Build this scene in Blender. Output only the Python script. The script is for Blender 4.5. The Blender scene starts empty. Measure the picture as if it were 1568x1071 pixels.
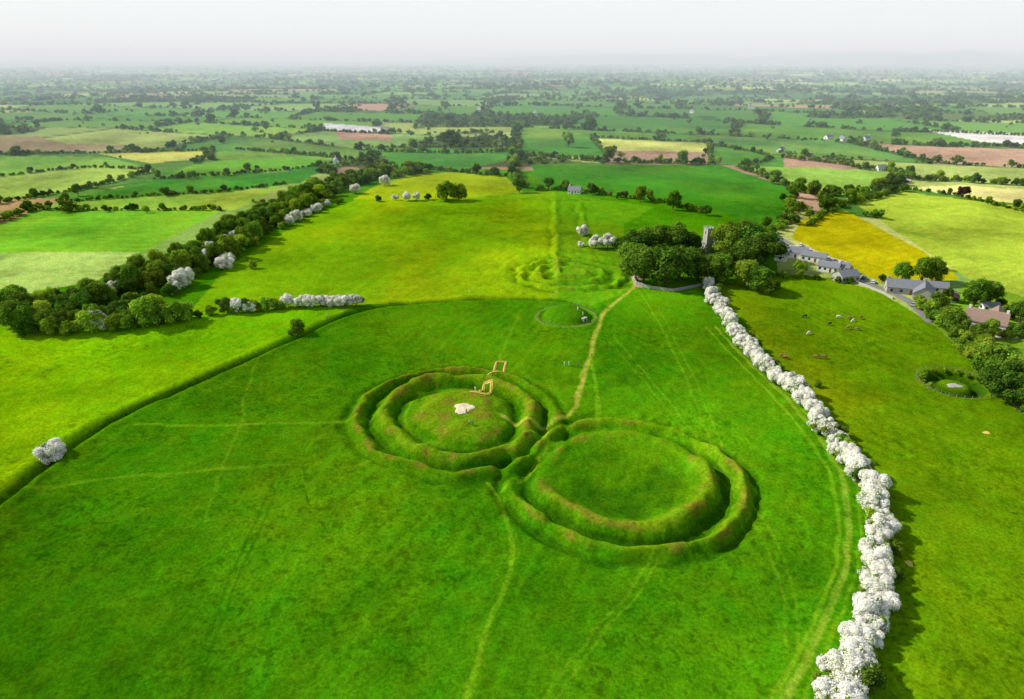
import bpy, bmesh, math, random
import numpy as np
from mathutils import Vector, Matrix
rng=np.random.default_rng(7); random.seed(7)
scene=bpy.context.scene
CAMH=100.0; PITCH=math.radians(23.07); F=1045.0
cp,sp=math.cos(PITCH),math.sin(PITCH)
def P(px,py,z=0.0):
    """survey: photo bearing -> world ground coordinates"""
    u=(px-784)/F; v=(535.5-py)/F
    dy=cp+v*sp; dz=-sp+v*cp
    t=(z-CAMH)/dz
    return (u*t,dy*t)
def PL(lst,z=0.0): return np.array([P(a,b,z) for a,b in lst])
def mpp(py):
    v=(535.5-py)/F; return (CAMH/(sp-v*cp))/F
# ---------------------------------------------------------------- noise
def hsh(ix,iy,s=0):
    n=(ix.astype(np.int64)*374761393+iy.astype(np.int64)*668265263+s*974634777)&0xffffffff
    n=((n^(n>>13))*1274126177)&0xffffffff
    n=((n^(n>>16))*2246822519)&0xffffffff
    return ((n^(n>>15))&0xffffff)/float(0xffffff)
def vnoise(x,y,s=0):
    ix=np.floor(x);iy=np.floor(y);fx=x-ix;fy=y-iy
    fx=fx*fx*(3-2*fx);fy=fy*fy*(3-2*fy)
    a=hsh(ix,iy,s);b=hsh(ix+1,iy,s);c=hsh(ix,iy+1,s);d=hsh(ix+1,iy+1,s)
    return (a*(1-fx)+b*fx)*(1-fy)+(c*(1-fx)+d*fx)*fy
def fbm(x,y,o=4,s=0):
    t=0;a=.5;n=0
    for i in range(o):
        t=t+a*vnoise(x*2**i+i*17.3,y*2**i-i*9.1,s+i);n+=a;a*=.5
    return t/n
def sstep(a,b,x):
    t=np.clip((x-a)/(b-a),0,1);return t*t*(3-2*t)
def bump(r,c,w): return np.exp(-((r-c)/w)**2)
def inpoly(x,y,poly):
    m=np.zeros(x.shape,bool)
    x0,y0=poly.min(0);x1,y1=poly.max(0)
    idx=np.nonzero((x>=x0)&(x<=x1)&(y>=y0)&(y<=y1))[0]
    if len(idx)==0:return m
    X=x[idx];Y=y[idx];r=np.zeros(len(idx),bool);n=len(poly)
    for i in range(n):
        ax,ay=poly[i];bx,by=poly[(i+1)%n]
        if ay==by: continue
        c=((ay>Y)!=(by>Y))&(X<(bx-ax)*(Y-ay)/(by-ay)+ax)
        r^=c
    m[idx]=r;return m
def smoothpl(p,it=3):
    p=np.array(p,float)
    for _ in range(it):
        q=[p[0]]
        for a,b in zip(p[:-1],p[1:]): q+= [a*.75+b*.25,a*.25+b*.75]
        q.append(p[-1]);p=np.array(q)
    return p
def pdist(x,y,pl,margin=15):
    """signed distance to polyline (1e9 far away)"""
    d=np.full(x.shape,1e9)
    x0,y0=pl.min(0)-margin;x1,y1=pl.max(0)+margin
    idx=np.nonzero((x>=x0)&(x<=x1)&(y>=y0)&(y<=y1))[0]
    if len(idx)==0:return d
    X=x[idx];Y=y[idx];best=np.full(len(idx),1e9);sg=np.ones(len(idx))
    for a,b in zip(pl[:-1],pl[1:]):
        vx,vy=b-a;L=vx*vx+vy*vy+1e-9
        t=np.clip(((X-a[0])*vx+(Y-a[1])*vy)/L,0,1)
        dx=X-a[0]-t*vx;dy=Y-a[1]-t*vy
        dd=np.hypot(dx,dy);s=np.sign(vx*dy-vy*dx)
        k=dd<best;best[k]=dd[k];sg[k]=s[k]
    d[idx]=best*np.where(sg==0,1,sg);return d
def sample(pl,step):
    seg=np.hypot(*(np.diff(pl,axis=0).T));cum=np.r_[0,np.cumsum(seg)]
    t=np.arange(0,cum[-1],step)
    return np.c_[np.interp(t,cum,pl[:,0]),np.interp(t,cum,pl[:,1])]
# ---------------------------------------------------------------- relief
DITCH=smoothpl(PL([(-60,800),(0,765),(60,716),(165,642),(300,582),(440,524),(510,488),(570,472),(640,463),(750,456),(850,459),(905,470)]))
FC=np.array([-15.,184.]);CC=np.array([29.5,150.5]);HC=np.array(P(867,486));SC=np.array(P(872,418));WC=np.array(P(1462,588))
BH1=PL([(858,455),(853,380),(850,300)]);BH2=PL([(905,400),(893,330),(888,300)])
def relief(x,y):
    z=np.zeros(x.shape)
    near=np.nonzero((np.abs(x)<420)&(y>60)&(y<720))[0]
    X=x[near];Y=y[near];Z=np.zeros(len(near))
    wob=fbm(X/9,Y/9,3,5)-.5
    amp=.4+1.05*fbm(X/8,Y/8,3,6)
    # Forradh
    dx=X-FC[0];dy=Y-FC[1];r=np.hypot(dx,dy)+wob*5.0;th=np.arctan2(dy,dx)
    r=r+1.2*np.sin(2*th+.5)+.6*np.sin(3*th+2)
    var=.75+.5*vnoise(th*2.2+20,r*0,9)
    east=sstep(-.2,.9,np.cos(th-.1))
    rr=r+east*2.0
    Z+=2.1*(1-sstep(8.5,19,r))+.3*(1-sstep(0,9,r))
    Z-=1.5*bump(rr,20.6,2.1)
    Z+=2.0*bump(rr,24.9,2.7)*var*amp
    Z-=1.7*bump(rr,29.2,1.8)
    Z+=1.4*bump(rr,32.5,1.8)*var*(1-.6*east)*amp
    Z-=.8*bump(rr,35.4,1.4)
    # Cormac's house
    dx=X-CC[0];dy=Y-CC[1];r=np.hypot(dx,dy)+wob*3.8+.7*np.sin(2*th+1);th=np.arctan2(dy,dx)
    south=sstep(-.35,.5,-np.sin(th-.45))
    gap=1-.8*bump(np.abs(np.angle(np.exp(1j*(th-.62)))),0,.2)
    end=1+.6*bump(np.angle(np.exp(1j*(th-.1))),0,.22)
    Z-=.4*(1-sstep(13,20,r))
    Z+=(0.75+1.6*south)*bump(r,20.8,2.6)*gap*end*(.5+.5*amp)
    Z-=(1.0+1.1*south)*bump(r,25.2,1.9)
    Z+=(1.0+1.0*south)*bump(r,29.2,1.9)*amp
    Z-=.9*bump(r,32.6,1.6)
    notch=bump(np.angle(np.exp(1j*(th+2.35))),0,.09)*bump(r,29,4)
    Z-=1.3*notch
    # hostages
    r=np.hypot(X-HC[0],Y-HC[1])
    Z+=4.4*np.clip(1-(r/9.9)**2,0,1)**.62+.2*bump(r,12.5,1)
    # synods
    r=np.hypot(X-SC[0],Y-SC[1])*1.0+wob*9
    for c,a in ((6,.9),(12,-.9),(16,1.),(21,-.9),(26,1.),(30,-.7),(36,.4)): Z+=a*bump(r,c,2.1)*amp
    # well / sunken rath
    r=np.hypot((X-WC[0]),(Y-WC[1]))
    Z+=-2.4*bump(r,7.0,2.0)+.4*bump(r,10.5,1.6)
    d=pdist(X,Y,DITCH,20)
    ok=np.abs(d)<60
    Z[ok]+=-2.0*bump(d[ok],0,1.6)*(.7+.3*amp[ok])+.6*bump(d[ok],-4.0,1.9)*amp[ok]+.4*bump(d[ok],4.0,1.7)*amp[ok]
    for b in (BH1,BH2):
        d=pdist(X,Y,b,12);Z+=np.where(np.abs(d)<12,(.7*bump(d+wob*6,0,2.2)-.4*bump(d+wob*6,4,1.8))*amp,0)*sstep(-5,45,Y-b[:,1].min())*sstep(-5,45,b[:,1].max()-Y)
    Z+=(fbm(X/3.5,Y/3.5,2,31)-.5)*.4+(fbm(X/28,Y/28,3,41)-.5)*1.8
    site=(np.hypot(X-5,Y-168)<62)|(np.hypot(X-SC[0],Y-SC[1])<45)
    Z+=site*(fbm(X/5,Y/5,3,45)-.5)*1.0
    z[near]=Z
    return z
def height(x,y):
    x=np.atleast_1d(np.asarray(x,float));y=np.atleast_1d(np.asarray(y,float))
    r=np.hypot(x,y)
    z=relief(x,y)
    z=z+(fbm(x/700,y/700,3,3)-.5)*2*(sstep(400,2500,r)*14+sstep(2500,7000,r)*14)
    a=np.degrees(np.arctan2(x,y))
    prof=(.2+.8*sstep(-12,10,a))*(.35+.65*fbm(a/6+3,a*0,3,77))
    z=z+sstep(11000,15000,r)*prof*270
    return z
# ---------------------------------------------------------------- colours
def s2l(c):
    c=np.array(c,float)/255
    return np.where(c<=.04045,c/12.92,((c+.055)/1.055)**2.4)
K=0.93
def col(*c): return s2l(c)*K
ANG=math.radians(14)
def fieldgrid(x,y):
    wx=(fbm(x/900,y/900,3,11)-.5)*520;wy=(fbm(x/900,y/900,3,12)-.5)*520
    u=(x*math.cos(ANG)-y*math.sin(ANG))+wx; v=(x*math.sin(ANG)+y*math.cos(ANG))+wy
    R=185.;row=np.floor(v/R);W=150+hsh(row,row*0,4)*190
    uu=u/W+hsh(row,row*0+3,5)*7;c=np.floor(uu)
    fv=(v/R-row);fu=uu-c
    e=np.minimum(np.minimum(fv,1-fv)*R,np.minimum(fu,1-fu)*W)
    return row,c,e
PAL=np.array([col(88,146,52),col(118,168,62),col(74,128,48),col(144,182,84),col(100,158,60),col(80,138,50),col(168,188,98),col(110,160,66),
 col(90,142,62),col(190,198,108),col(122,170,72),col(176,146,116),col(96,150,52),col(134,172,88),col(150,176,92),col(84,134,56)])
HEDGE=col(52,88,26)
def woods(x,y):
    r=np.hypot(x,y)
    return (fbm(x/420,y/260,3,21)>.68)&(r>700)
NEAR=[
 ([(-300,600),(-300,455),(0,455),(100,436),(215,405),(380,330),(545,262),(640,255),(820,262),(900,290),(1100,325),(1190,352),(1190,420),(1085,435),(1270,640),(1345,780),(1300,1071),(1290,1400),(-500,1400),(-500,800)],(70,140,8)),
 ([(-300,600),(-300,505),(0,497),(160,505),(300,480),(545,470),(440,523),(300,580),(165,640),(0,765),(-60,800)],(112,180,8)),
 ([(290,482),(345,410),(480,330),(560,300),(850,293),(853,380),(855,457),(640,462),(545,470)],(116,168,12)),
 ([(850,293),(1000,318),(955,345),(952,400),(975,440),(905,470),(855,457),(853,380)],(94,156,16)),
 ([(540,305),(575,285),(640,264),(700,264),(775,272),(800,294),(700,305),(620,308)],(156,180,14)),
 ([(812,251),(1100,252),(1215,290),(1190,352),(1085,322),(1000,308),(900,288),(830,284)],(60,134,26)),
 ([(-300,318),(0,325),(340,322),(300,345),(215,388),(-300,388)],(112,186,44)),
 ([(-300,388),(215,386),(150,430),(0,460),(-300,480)],(168,198,96)),
 ([(62,322),(80,311),(370,292),(440,282),(400,305),(360,322)],(140,186,66)),
 ([(85,309),(240,275),(420,265),(515,250),(460,280),(370,291)],(64,142,42)),
 ([(-200,304),(0,304),(60,300),(170,280),(233,262),(225,254),(130,256),(0,272),(-200,280)],(168,200,88)),
 ([(-200,345),(0,345),(70,318),(110,304),(0,305),(-200,305)],(184,156,104)),
 ([(237,274),(300,250),(420,240),(530,243),(420,264)],(102,168,50)),
 ([(-200,275),(0,271),(130,255),(232,258),(160,240),(-200,240)],(124,176,70)),
 ([(150,236),(308,232),(322,243),(230,250)],(200,202,96)),
 ([(-200,212),(60,212),(100,222),(225,225),(150,234),(-200,236)],(158,142,100)),
 ([(330,232),(500,238),(560,244),(330,244)],(112,166,62)),
 ([(560,226),(785,226),(785,244),(700,262),(600,255)],(76,142,52)),
 ([(800,212),(905,212),(930,240),(800,238)],(68,134,48)),
 ([(905,212),(1085,220),(1085,234),(935,231)],(188,196,100)),
 ([(1085,221),(1200,240),(1200,262),(1090,250)],(80,140,50)),
 ([(1130,254),(1355,262),(1375,282),(1300,300),(1220,288)],(138,180,70)),
 ([(1225,340),(1262,320),(1296,324),(1415,385),(1470,430),(1430,432),(1345,432),(1280,400),(1212,364)],(184,180,14)),
 ([(1310,312),(1380,294),(1700,334),(1700,490),(1568,462),(1480,428),(1400,372)],(164,190,58)),
 ([(1380,288),(1470,284),(1700,300),(1700,332),(1480,302)],(214,208,128)),
 ([(1085,435),(1190,418),(1270,425),(1350,450),(1430,500),(1568,635),(1900,900),(1900,1400),(1290,1400),(1300,1071),(1345,780),(1270,640)],(98,142,8)),
 ([(1430,500),(1480,432),(1700,490),(1700,640),(1568,632)],(120,168,42)),
 ([(1410,200),(1500,204),(1600,210),(1600,224),(1500,219)],(222,218,208)),
 ([(495,190),(590,196),(585,203),(500,200)],(205,205,200)),
 ([(510,200),(600,205),(600,215),(520,214)],(186,150,118)),
]
NEARW=[(PL(a),col(*c)) for a,c in NEAR]
ZONES=[w for w,_ in NEARW]
pth=(134,184,28); bare=(178,184,66)
PATHS=[
 ([(972,437),(945,460),(922,480),(912,510),(903,545),(892,575),(886,605),(880,628),(858,640),(832,652),(800,650),(770,640)],.8,.85,bare),
 ([(903,545),(912,590),(918,625),(916,655)],.6,.5,pth),
 ([(845,640),(838,655),(842,675),(830,700),(800,730),(770,750)],.6,.5,pth),
 ([(210,650),(330,652),(430,648),(520,645),(600,632)],.6,.42,pth),
 ([(-60,765),(60,745),(200,730),(340,720),(440,714)],.6,.36,pth),
 ([(318,800),(338,722),(370,650),(375,600),(410,520),(470,470)],.4,.25,pth),
 ([(1095,500),(1140,550),(1205,610),(1255,665),(1290,730),(1300,790),(1296,860),(1270,940),(1235,1010),(1190,1100)],.6,.55,(150,182,50)),
 ([(1080,500),(1125,550),(1185,608),(1232,660),(1270,720),(1286,790),(1280,860),(1254,940),(1218,1010),(1170,1100)],.4,.5,pth),
 ([(1105,500),(1160,560),(1225,620),(1275,680),(1312,745),(1318,800),(1312,860),(1292,940),(1258,1010),(1220,1100)],.35,.45,pth),
 ([(745,735),(765,760),(780,800),(786,850),(770,910),(740,980),(715,1080)],.5,.45,pth),
 ([(757,735),(777,760),(792,800),(799,850),(784,910),(756,980),(733,1080)],.3,.3,(44,108,6)),
 ([(1040,790),(980,880),(890,990),(830,1080)],.3,.22,pth),
 ([(1054,790),(995,880),(907,990),(849,1080)],.3,.22,pth),
 ([(850,300),(855,380),(852,430),(848,460)],.7,.3,(120,150,50)),
 ([(430,715),(400,790),(360,870),(320,960),(280,1080)],.3,.5,(40,105,6)),
 ([(440,715),(411,790),(372,870),(333,960),(295,1080)],.3,.5,(40,105,6)),
 ([(975,440),(1000,480),(1045,560),(1075,650),(1120,740)],.4,.3,pth),
 ([(985,440),(1012,480),(1058,560),(1089,650),(1136,740)],.3,.25,pth),
 ([(930,520),(1000,600),(1070,690),(1160,790),(1200,900),(1205,1000)],.3,.25,pth),
 ([(940,515),(1012,600),(1083,690),(1176,790),(1218,900),(1224,1000)],.3,.25,pth),
 ([(795,480),(778,520),(765,550)],.5,.3,pth),
 ([(640,600),(612,640),(640,672),(720,690),(790,676)],.5,.25,pth),
 ([(700,655),(660,690),(600,700),(540,715)],.5,.25,pth),
]
PATHW=[(smoothpl(PL(a)),w,s,col(*c)) for a,w,s,c in PATHS]
def ground_color(x,y):
    r=np.hypot(x,y)
    row,c,e=fieldgrid(x,y)
    C=PAL[(hsh(row,c,8)*15.99).astype(int)].copy()
    C*=(.85+.3*hsh(row,c,9))[:,None]
    wd=woods(x,y)
    hw=4+r*.0009
    m=np.clip(1.3-e/hw,0,1)*.85
    m=np.maximum(m,wd*.8)
    zone=np.zeros(x.shape,bool)
    for i,(w,cc) in enumerate(NEARW):
        k=inpoly(x,y,w)
        C[k]=cc*(.96+.08*((i*37)%10)/10);zone|=k
    m[zone]=0
    C=C*(1-m[:,None])+HEDGE*m[:,None]
    near=np.nonzero(r<1200)[0]
    X=x[near];Y=y[near];c=C[near]
    n1=fbm(X/60,Y/60,4,51);n2=fbm(X/9,Y/9,3,52);n3=fbm(X/2.2,Y/2.2,2,53)
    v=1+(n1-.5)*1.05+(n2-.5)*.34+(n3-.5)*.32
    c=c*v[:,None]
    tu=sstep(.62,.72,fbm(X/1.3,Y/1.3,2,57))*sstep(.4,.6,fbm(X/25,Y/25,2,58))*(Y<260)
    c*=(1-.3*tu)[:,None]
    grassy=c[:,0]<c[:,1]*.55
    yel=np.clip((fbm(X/45,Y/70,4,54)-.43)*3.0,0,1)*.5*grassy
    c[:,0]*=1+yel*1.0; c[:,1]*=1+yel*.06
    for (ang,per,amp,x0,x1,y0,y1) in ((22,3.6,.06,-400,140,70,420),(-28,4.4,.07,40,150,110,300),(86,9,.09,-700,-170,330,480),(8,7,.035,-200,60,260,620),(60,6,.07,180,700,300,650),(-55,5,.05,150,400,90,260)):
        a=math.radians(ang);q=X*math.cos(a)-Y*math.sin(a)+(fbm(X/40,Y/40,2,60)-.5)*14
        s=np.sin(q/per*6.283)*amp*((X>x0)&(X<x1)&(Y>y0)&(Y<y1))*sstep(.35,.65,fbm(X/35,Y/35,2,61))
        c*=(1+s)[:,None]
    C[near]=c
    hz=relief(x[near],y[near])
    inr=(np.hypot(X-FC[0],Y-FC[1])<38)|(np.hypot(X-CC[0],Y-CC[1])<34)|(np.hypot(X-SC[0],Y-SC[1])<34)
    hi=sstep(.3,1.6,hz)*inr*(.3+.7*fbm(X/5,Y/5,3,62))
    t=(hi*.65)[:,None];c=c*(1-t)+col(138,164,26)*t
    earth=(sstep(.52,.66,fbm(X/4,Y/4,3,64))*inr*sstep(.2,1.0,hz)*.55)[:,None]
    c=c*(1-earth)+col(132,112,40)*earth
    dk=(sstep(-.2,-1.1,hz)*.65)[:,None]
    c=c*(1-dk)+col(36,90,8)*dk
    for pl,w,s,pc in PATHW:
        d=np.abs(pdist(X,Y,pl,8)+(n2-.5)*1.8)
        ww=w*(.7+.7*n2)
        k=(s*np.clip(1.6-d/ww,0,1)*(.3+1.2*n3)*(.5+.9*n1))
        k=np.clip(k,0,1)[:,None];c=c*(1-k)+pc*k
    rh=np.hypot(X-HC[0],Y-HC[1]);k=(bump(rh,12.4,.6)*.4)[:,None];c=c*(1-k)+col(170,185,80)*k
    k=(bump(rh,0,9.5)*.3)[:,None];c=c*(1-k)+col(60,120,14)*k
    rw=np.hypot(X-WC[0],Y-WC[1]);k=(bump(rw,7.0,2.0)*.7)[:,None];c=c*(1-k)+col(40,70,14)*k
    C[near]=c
    far=r>=1200
    C[far]*=(.88+.24*fbm(x[far]/120,y[far]/120,3,70))[:,None]
    return np.clip(C,0.001,.8)
# ---------------------------------------------------------------- materials
def newmat(name):
    m=bpy.data.materials.new(name);m.use_nodes=True;nt=m.node_tree
    for n in list(nt.nodes): nt.nodes.remove(n)
    return m,nt
def N(nt,t,**k):
    n=nt.nodes.new(t)
    for a,b in k.items(): setattr(n,a,b)
    return n
def simple(name,c,rough=.8,var=.15,scale=2.0,metal=0):
    m,nt=newmat(name);o=N(nt,'ShaderNodeOutputMaterial');b=N(nt,'ShaderNodeBsdfPrincipled')
    b.inputs['Roughness'].default_value=rough;b.inputs['Metallic'].default_value=metal
    g=N(nt,'ShaderNodeNewGeometry');n=N(nt,'ShaderNodeTexNoise');n.inputs['Scale'].default_value=scale;n.inputs['Detail'].default_value=4
    r=N(nt,'ShaderNodeMapRange');r.inputs[3].default_value=1-var;r.inputs[4].default_value=1+var
    h=N(nt,'ShaderNodeHueSaturation');h.inputs['Color'].default_value=(*c,1)
    nt.links.new(g.outputs['Position'],n.inputs['Vector']);nt.links.new(n.outputs['Fac'],r.inputs[0]);nt.links.new(r.outputs[0],h.inputs['Value'])
    nt.links.new(h.outputs[0],b.inputs['Base Color']);nt.links.new(b.outputs[0],o.inputs[0]);return m
def ground_mat():
    m,nt=newmat('grassland');L=nt.links.new
    o=N(nt,'ShaderNodeOutputMaterial');d=N(nt,'ShaderNodeBsdfDiffuse');d.inputs['Roughness'].default_value=.3
    a=N(nt,'ShaderNodeAttribute',attribute_name='Col');g=N(nt,'ShaderNodeNewGeometry')
    n=N(nt,'ShaderNodeTexNoise');n.inputs['Scale'].default_value=1.3;n.inputs['Detail'].default_value=6;n.inputs['Roughness'].default_value=.8
    L(g.outputs['Position'],n.inputs['Vector'])
    r=N(nt,'ShaderNodeMapRange');r.inputs[1].default_value=.3;r.inputs[2].default_value=.7;r.inputs[3].default_value=.46;r.inputs[4].default_value=1.54
    L(n.outputs['Fac'],r.inputs[0])
    n2=N(nt,'ShaderNodeTexNoise');n2.inputs['Scale'].default_value=.12;n2.inputs['Detail'].default_value=5
    L(g.outputs['Position'],n2.inputs['Vector'])
    r2=N(nt,'ShaderNodeMapRange');r2.inputs[1].default_value=.35;r2.inputs[2].default_value=.7;r2.inputs[3].default_value=.483;r2.inputs[4].default_value=.506
    L(n2.outputs['Fac'],r2.inputs[0])
    h=N(nt,'ShaderNodeHueSaturation');L(a.outputs['Color'],h.inputs['Color']);L(r.outputs[0],h.inputs['Value']);L(r2.outputs[0],h.inputs['Hue'])
    b=N(nt,'ShaderNodeBump');b.inputs['Strength'].default_value=.6;b.inputs['Distance'].default_value=.3
    L(n.outputs['Fac'],b.inputs['Height']);L(b.outputs[0],d.inputs['Normal'])
    L(h.outputs[0],d.inputs['Color']);L(d.outputs[0],o.inputs[0]);return m
def leaf_mat(name,v0,v1,h0,h1,tr):
    m,nt=newmat(name);L=nt.links.new
    o=N(nt,'ShaderNodeOutputMaterial');d=N(nt,'ShaderNodeBsdfDiffuse');t=N(nt,'ShaderNodeBsdfTranslucent');mx=N(nt,'ShaderNodeMixShader');mx.inputs[0].default_value=tr
    a=N(nt,'ShaderNodeAttribute',attribute_name='Col');oi=N(nt,'ShaderNodeObjectInfo')
    r=N(nt,'ShaderNodeMapRange');r.inputs[3].default_value=v0;r.inputs[4].default_value=v1;L(oi.outputs['Random'],r.inputs[0])
    m2=N(nt,'ShaderNodeMath',operation='FRACT');m3=N(nt,'ShaderNodeMath',operation='MULTIPLY');m3.inputs[1].default_value=7.31
    L(oi.outputs['Random'],m3.inputs[0]);L(m3.outputs[0],m2.inputs[0])
    r2=N(nt,'ShaderNodeMapRange');r2.inputs[3].default_value=h0;r2.inputs[4].default_value=h1;L(m2.outputs[0],r2.inputs[0])
    h=N(nt,'ShaderNodeHueSaturation');L(a.outputs['Color'],h.inputs['Color']);L(r.outputs[0],h.inputs['Value']);L(r2.outputs[0],h.inputs['Hue'])
    L(h.outputs[0],d.inputs['Color']);L(h.outputs[0],t.inputs['Color']);L(d.outputs[0],mx.inputs[1]);L(t.outputs[0],mx.inputs[2]);L(mx.outputs[0],o.inputs[0]);return m
GM=ground_mat();LM=leaf_mat('foliage',.75,1.4,.475,.51,.35);BLM=leaf_mat('blossom',.99,1.02,.5,.5,.22);BARK=simple('bark',(.09,.065,.045),.9,.3,4)
# ---------------------------------------------------------------- ground sheet
def mesh_np(name,V,Fq,tri=False):
    me=bpy.data.meshes.new(name);V=np.asarray(V,np.float32);Fq=np.asarray(Fq,np.int32)
    k=Fq.shape[1];me.vertices.add(len(V));me.vertices.foreach_set('co',V.ravel())
    me.loops.add(Fq.size);me.loops.foreach_set('vertex_index',Fq.ravel())
    me.polygons.add(len(Fq));me.polygons.foreach_set('loop_start',np.arange(0,Fq.size,k,dtype=np.int32))
    me.update(calc_edges=True);return me
def setcol(me,C):
    a=me.color_attributes.new('Col','FLOAT_COLOR','POINT')
    a.data.foreach_set('color',np.c_[C,np.ones(len(C))].astype(np.float32).ravel())
dep=np.radians(np.r_[np.arange(54,.8,-.072)])
rad=np.r_[[.5,10,25,40,55,65],CAMH/np.tan(dep),np.geomspace(7400,48000,95)]
ang=np.radians(np.r_[np.arange(-180,-52,4),np.arange(-52,52,.085),np.arange(52,180,4)])
A,R=np.meshgrid(ang,rad);x=(R*np.sin(A)).ravel();y=(R*np.cos(A)).ravel()
z=height(x,y);C=ground_color(x,y)
nr,na=len(rad),len(ang)
i=np.arange(nr-1)[:,None]*na;j=np.arange(na)[None,:];j2=(j+1)%na
Fq=np.stack([i+j,i+na+j,i+na+j2,i+j2],-1).reshape(-1,4)[:,::-1]
me=mesh_np('ground',np.c_[x,y,z],Fq);setcol(me,C);me.polygons.foreach_set('use_smooth',np.ones(len(Fq),bool))
if me.polygons[0].normal.z<0: me.flip_normals()
me.materials.append(GM);gob=bpy.data.objects.new('ground',me);scene.collection.objects.link(gob)
def gz(x,y): return float(height(x,y)[0])
# ---------------------------------------------------------------- tree prototypes
def ico(s):
    bm=bmesh.new();bmesh.ops.create_icosphere(bm,subdivisions=s,radius=1)
    V=np.array([v.co[:] for v in bm.verts]);Fc=np.array([[v.index for v in f.verts] for f in bm.faces]);bm.free();return V,Fc
I1=ico(1);I2=ico(2)
def cone(p0,p1,r0,r1,n=6):
    p0=np.array(p0,float);p1=np.array(p1,float);d=p1-p0;d/=np.linalg.norm(d)+1e-9
    a=np.cross(d,[.3,.9,.1]);a/=np.linalg.norm(a);b=np.cross(d,a)
    t=np.arange(n)/n*2*math.pi;c=np.cos(t)[:,None]*a+np.sin(t)[:,None]*b
    V=np.r_[p0+c*r0,p1+c*r1];Fc=np.array([[k,(k+1)%n,n+(k+1)%n,n+k] for k in range(n)]);return V,Fc
def make_tree(name,seed,H,cw,th,nleaf,ls,nl,base,white=0.0,core=I2,lobe=(.26,.42)):
    g=np.random.default_rng(seed)
    cz=th+(H-th)/2;rz=(H-th)/2;rx=cw/2
    cen=[];lr=[]
    for k in range(nl):
        t=g.uniform(0,6.283);u=g.uniform(-.85,1)
        q=math.sqrt(max(0,1-u*u*.85))*g.uniform(.45,.85)
        cen.append([math.cos(t)*q*rx,math.sin(t)*q*rx,cz+u*rz*.7]);lr.append(rx*g.uniform(*lobe))
    cen.append([0,0,cz+.1*rz]);lr.append(rx*.5)
    cen=np.array(cen);lr=np.array(lr)
    lobew=np.clip(g.normal(white,.2,len(cen)),0.05,1) if white else np.zeros(len(cen))
    VV=[];FF=[];CCc=[];MM=[];o=0
    def add(V,Fc,c,m):
        nonlocal o
        FF.extend((np.asarray(Fc)+o).tolist());VV.append(V);CCc.append(np.broadcast_to(c,(len(V),3)));MM.extend(m if hasattr(m,'__len__') else [m]*len(Fc));o+=len(V)
    V,Fc=cone((0,0,-.5),(0,0,th+rz*.7),H*.028,H*.014,7);add(V,Fc,[.1,.08,.05],1)
    for k in range(min(6,nl)):
        V,Fc=cone((0,0,th*.8+k*.2),cen[k],H*.012,H*.004,5);add(V,Fc,[.1,.08,.05],1)
    base=np.array(base)
    for k in range(len(cen)):
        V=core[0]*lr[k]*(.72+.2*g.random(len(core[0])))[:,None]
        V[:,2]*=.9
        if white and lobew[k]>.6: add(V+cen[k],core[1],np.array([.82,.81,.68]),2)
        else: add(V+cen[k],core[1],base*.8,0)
    pr=lr**2;pr/=pr.sum()
    li=g.choice(len(cen),nleaf,p=pr);d=g.normal(size=(nleaf,3));d[:,2]+=.35;d/=np.linalg.norm(d,axis=1)[:,None]
    lo,hi=(.85,1.22) if white else (.75,1.25)
    pos=cen[li]+d*(lr[li]*g.uniform(lo,hi,nleaf))[:,None]
    keep=np.ones(nleaf,bool)
    for k in range(len(cen)):
        keep&=~((np.linalg.norm(pos-cen[k],axis=1)<lr[k]*.7)&(li!=k))
    pos=pos[keep];d=d[keep];li=li[keep];n=len(pos)
    nrm=d+g.normal(size=(n,3))*(.3 if white else .4)+[0,0,.9 if white else .35];nrm/=np.linalg.norm(nrm,axis=1)[:,None]
    a=np.cross(nrm,g.normal(size=(n,3)));a/=np.linalg.norm(a,axis=1)[:,None]+1e-9;b=np.cross(nrm,a)
    s=ls*g.uniform(.5,1.35,n)[:,None];s2=s*g.uniform(.5,1,n)[:,None]
    bend=nrm*s*.25
    V=np.stack([pos-a*s-bend,pos-b*s2,pos+a*s-bend,pos+b*s2],1).reshape(-1,3)
    lobeb=g.uniform(.75,1.35,len(cen))
    br=(lobeb[li]*g.uniform(.65,1.4,n))[:,None]
    cl=base*br*np.c_[g.uniform(.8,1.35,n),np.ones(n),g.uniform(.7,1.1,n)]
    mi=np.zeros(n,int)
    if white:
        hgt=np.clip((pos[:,2]-th)/(H-th),0,1)
        w=g.random(n)<lobew[li]*(.60+.6*hgt)
        cl[w]=np.array([.92,.90,.82])*g.uniform(.94,1.01,w.sum())[:,None];mi[w]=2
    add(V,np.arange(4*n).reshape(n,4),[0,0,0],mi.tolist())
    CCc[-1]=np.repeat(cl,4,0)
    VV=np.concatenate(VV);CCc=np.concatenate(CCc)
    me=bpy.data.meshes.new(name);me.from_pydata(VV.tolist(),[],FF);setcol(me,np.clip(CCc,0,.93))
    for mm in (LM,BARK,BLM): me.materials.append(mm)
    me.polygons.foreach_set('material_index',np.array(MM,np.int32))
    me.update();return me
G1=(.135,.265,.022);G2=(.080,.175,.018);G3=(.20,.34,.026)
def coll(name,meshes):
    c=bpy.data.collections.new(name)
    for k,m in enumerate(meshes):
        c.objects.link(bpy.data.objects.new('%s_%02d'%(name,k),m))
    return c
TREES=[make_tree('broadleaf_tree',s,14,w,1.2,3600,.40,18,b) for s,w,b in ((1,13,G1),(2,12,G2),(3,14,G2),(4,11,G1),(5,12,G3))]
BUSH=[make_tree('green_bush',s,6,7.5,.1,1600,.28,12,b) for s,b in ((11,G1),(12,G3),(13,G2))]
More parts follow.
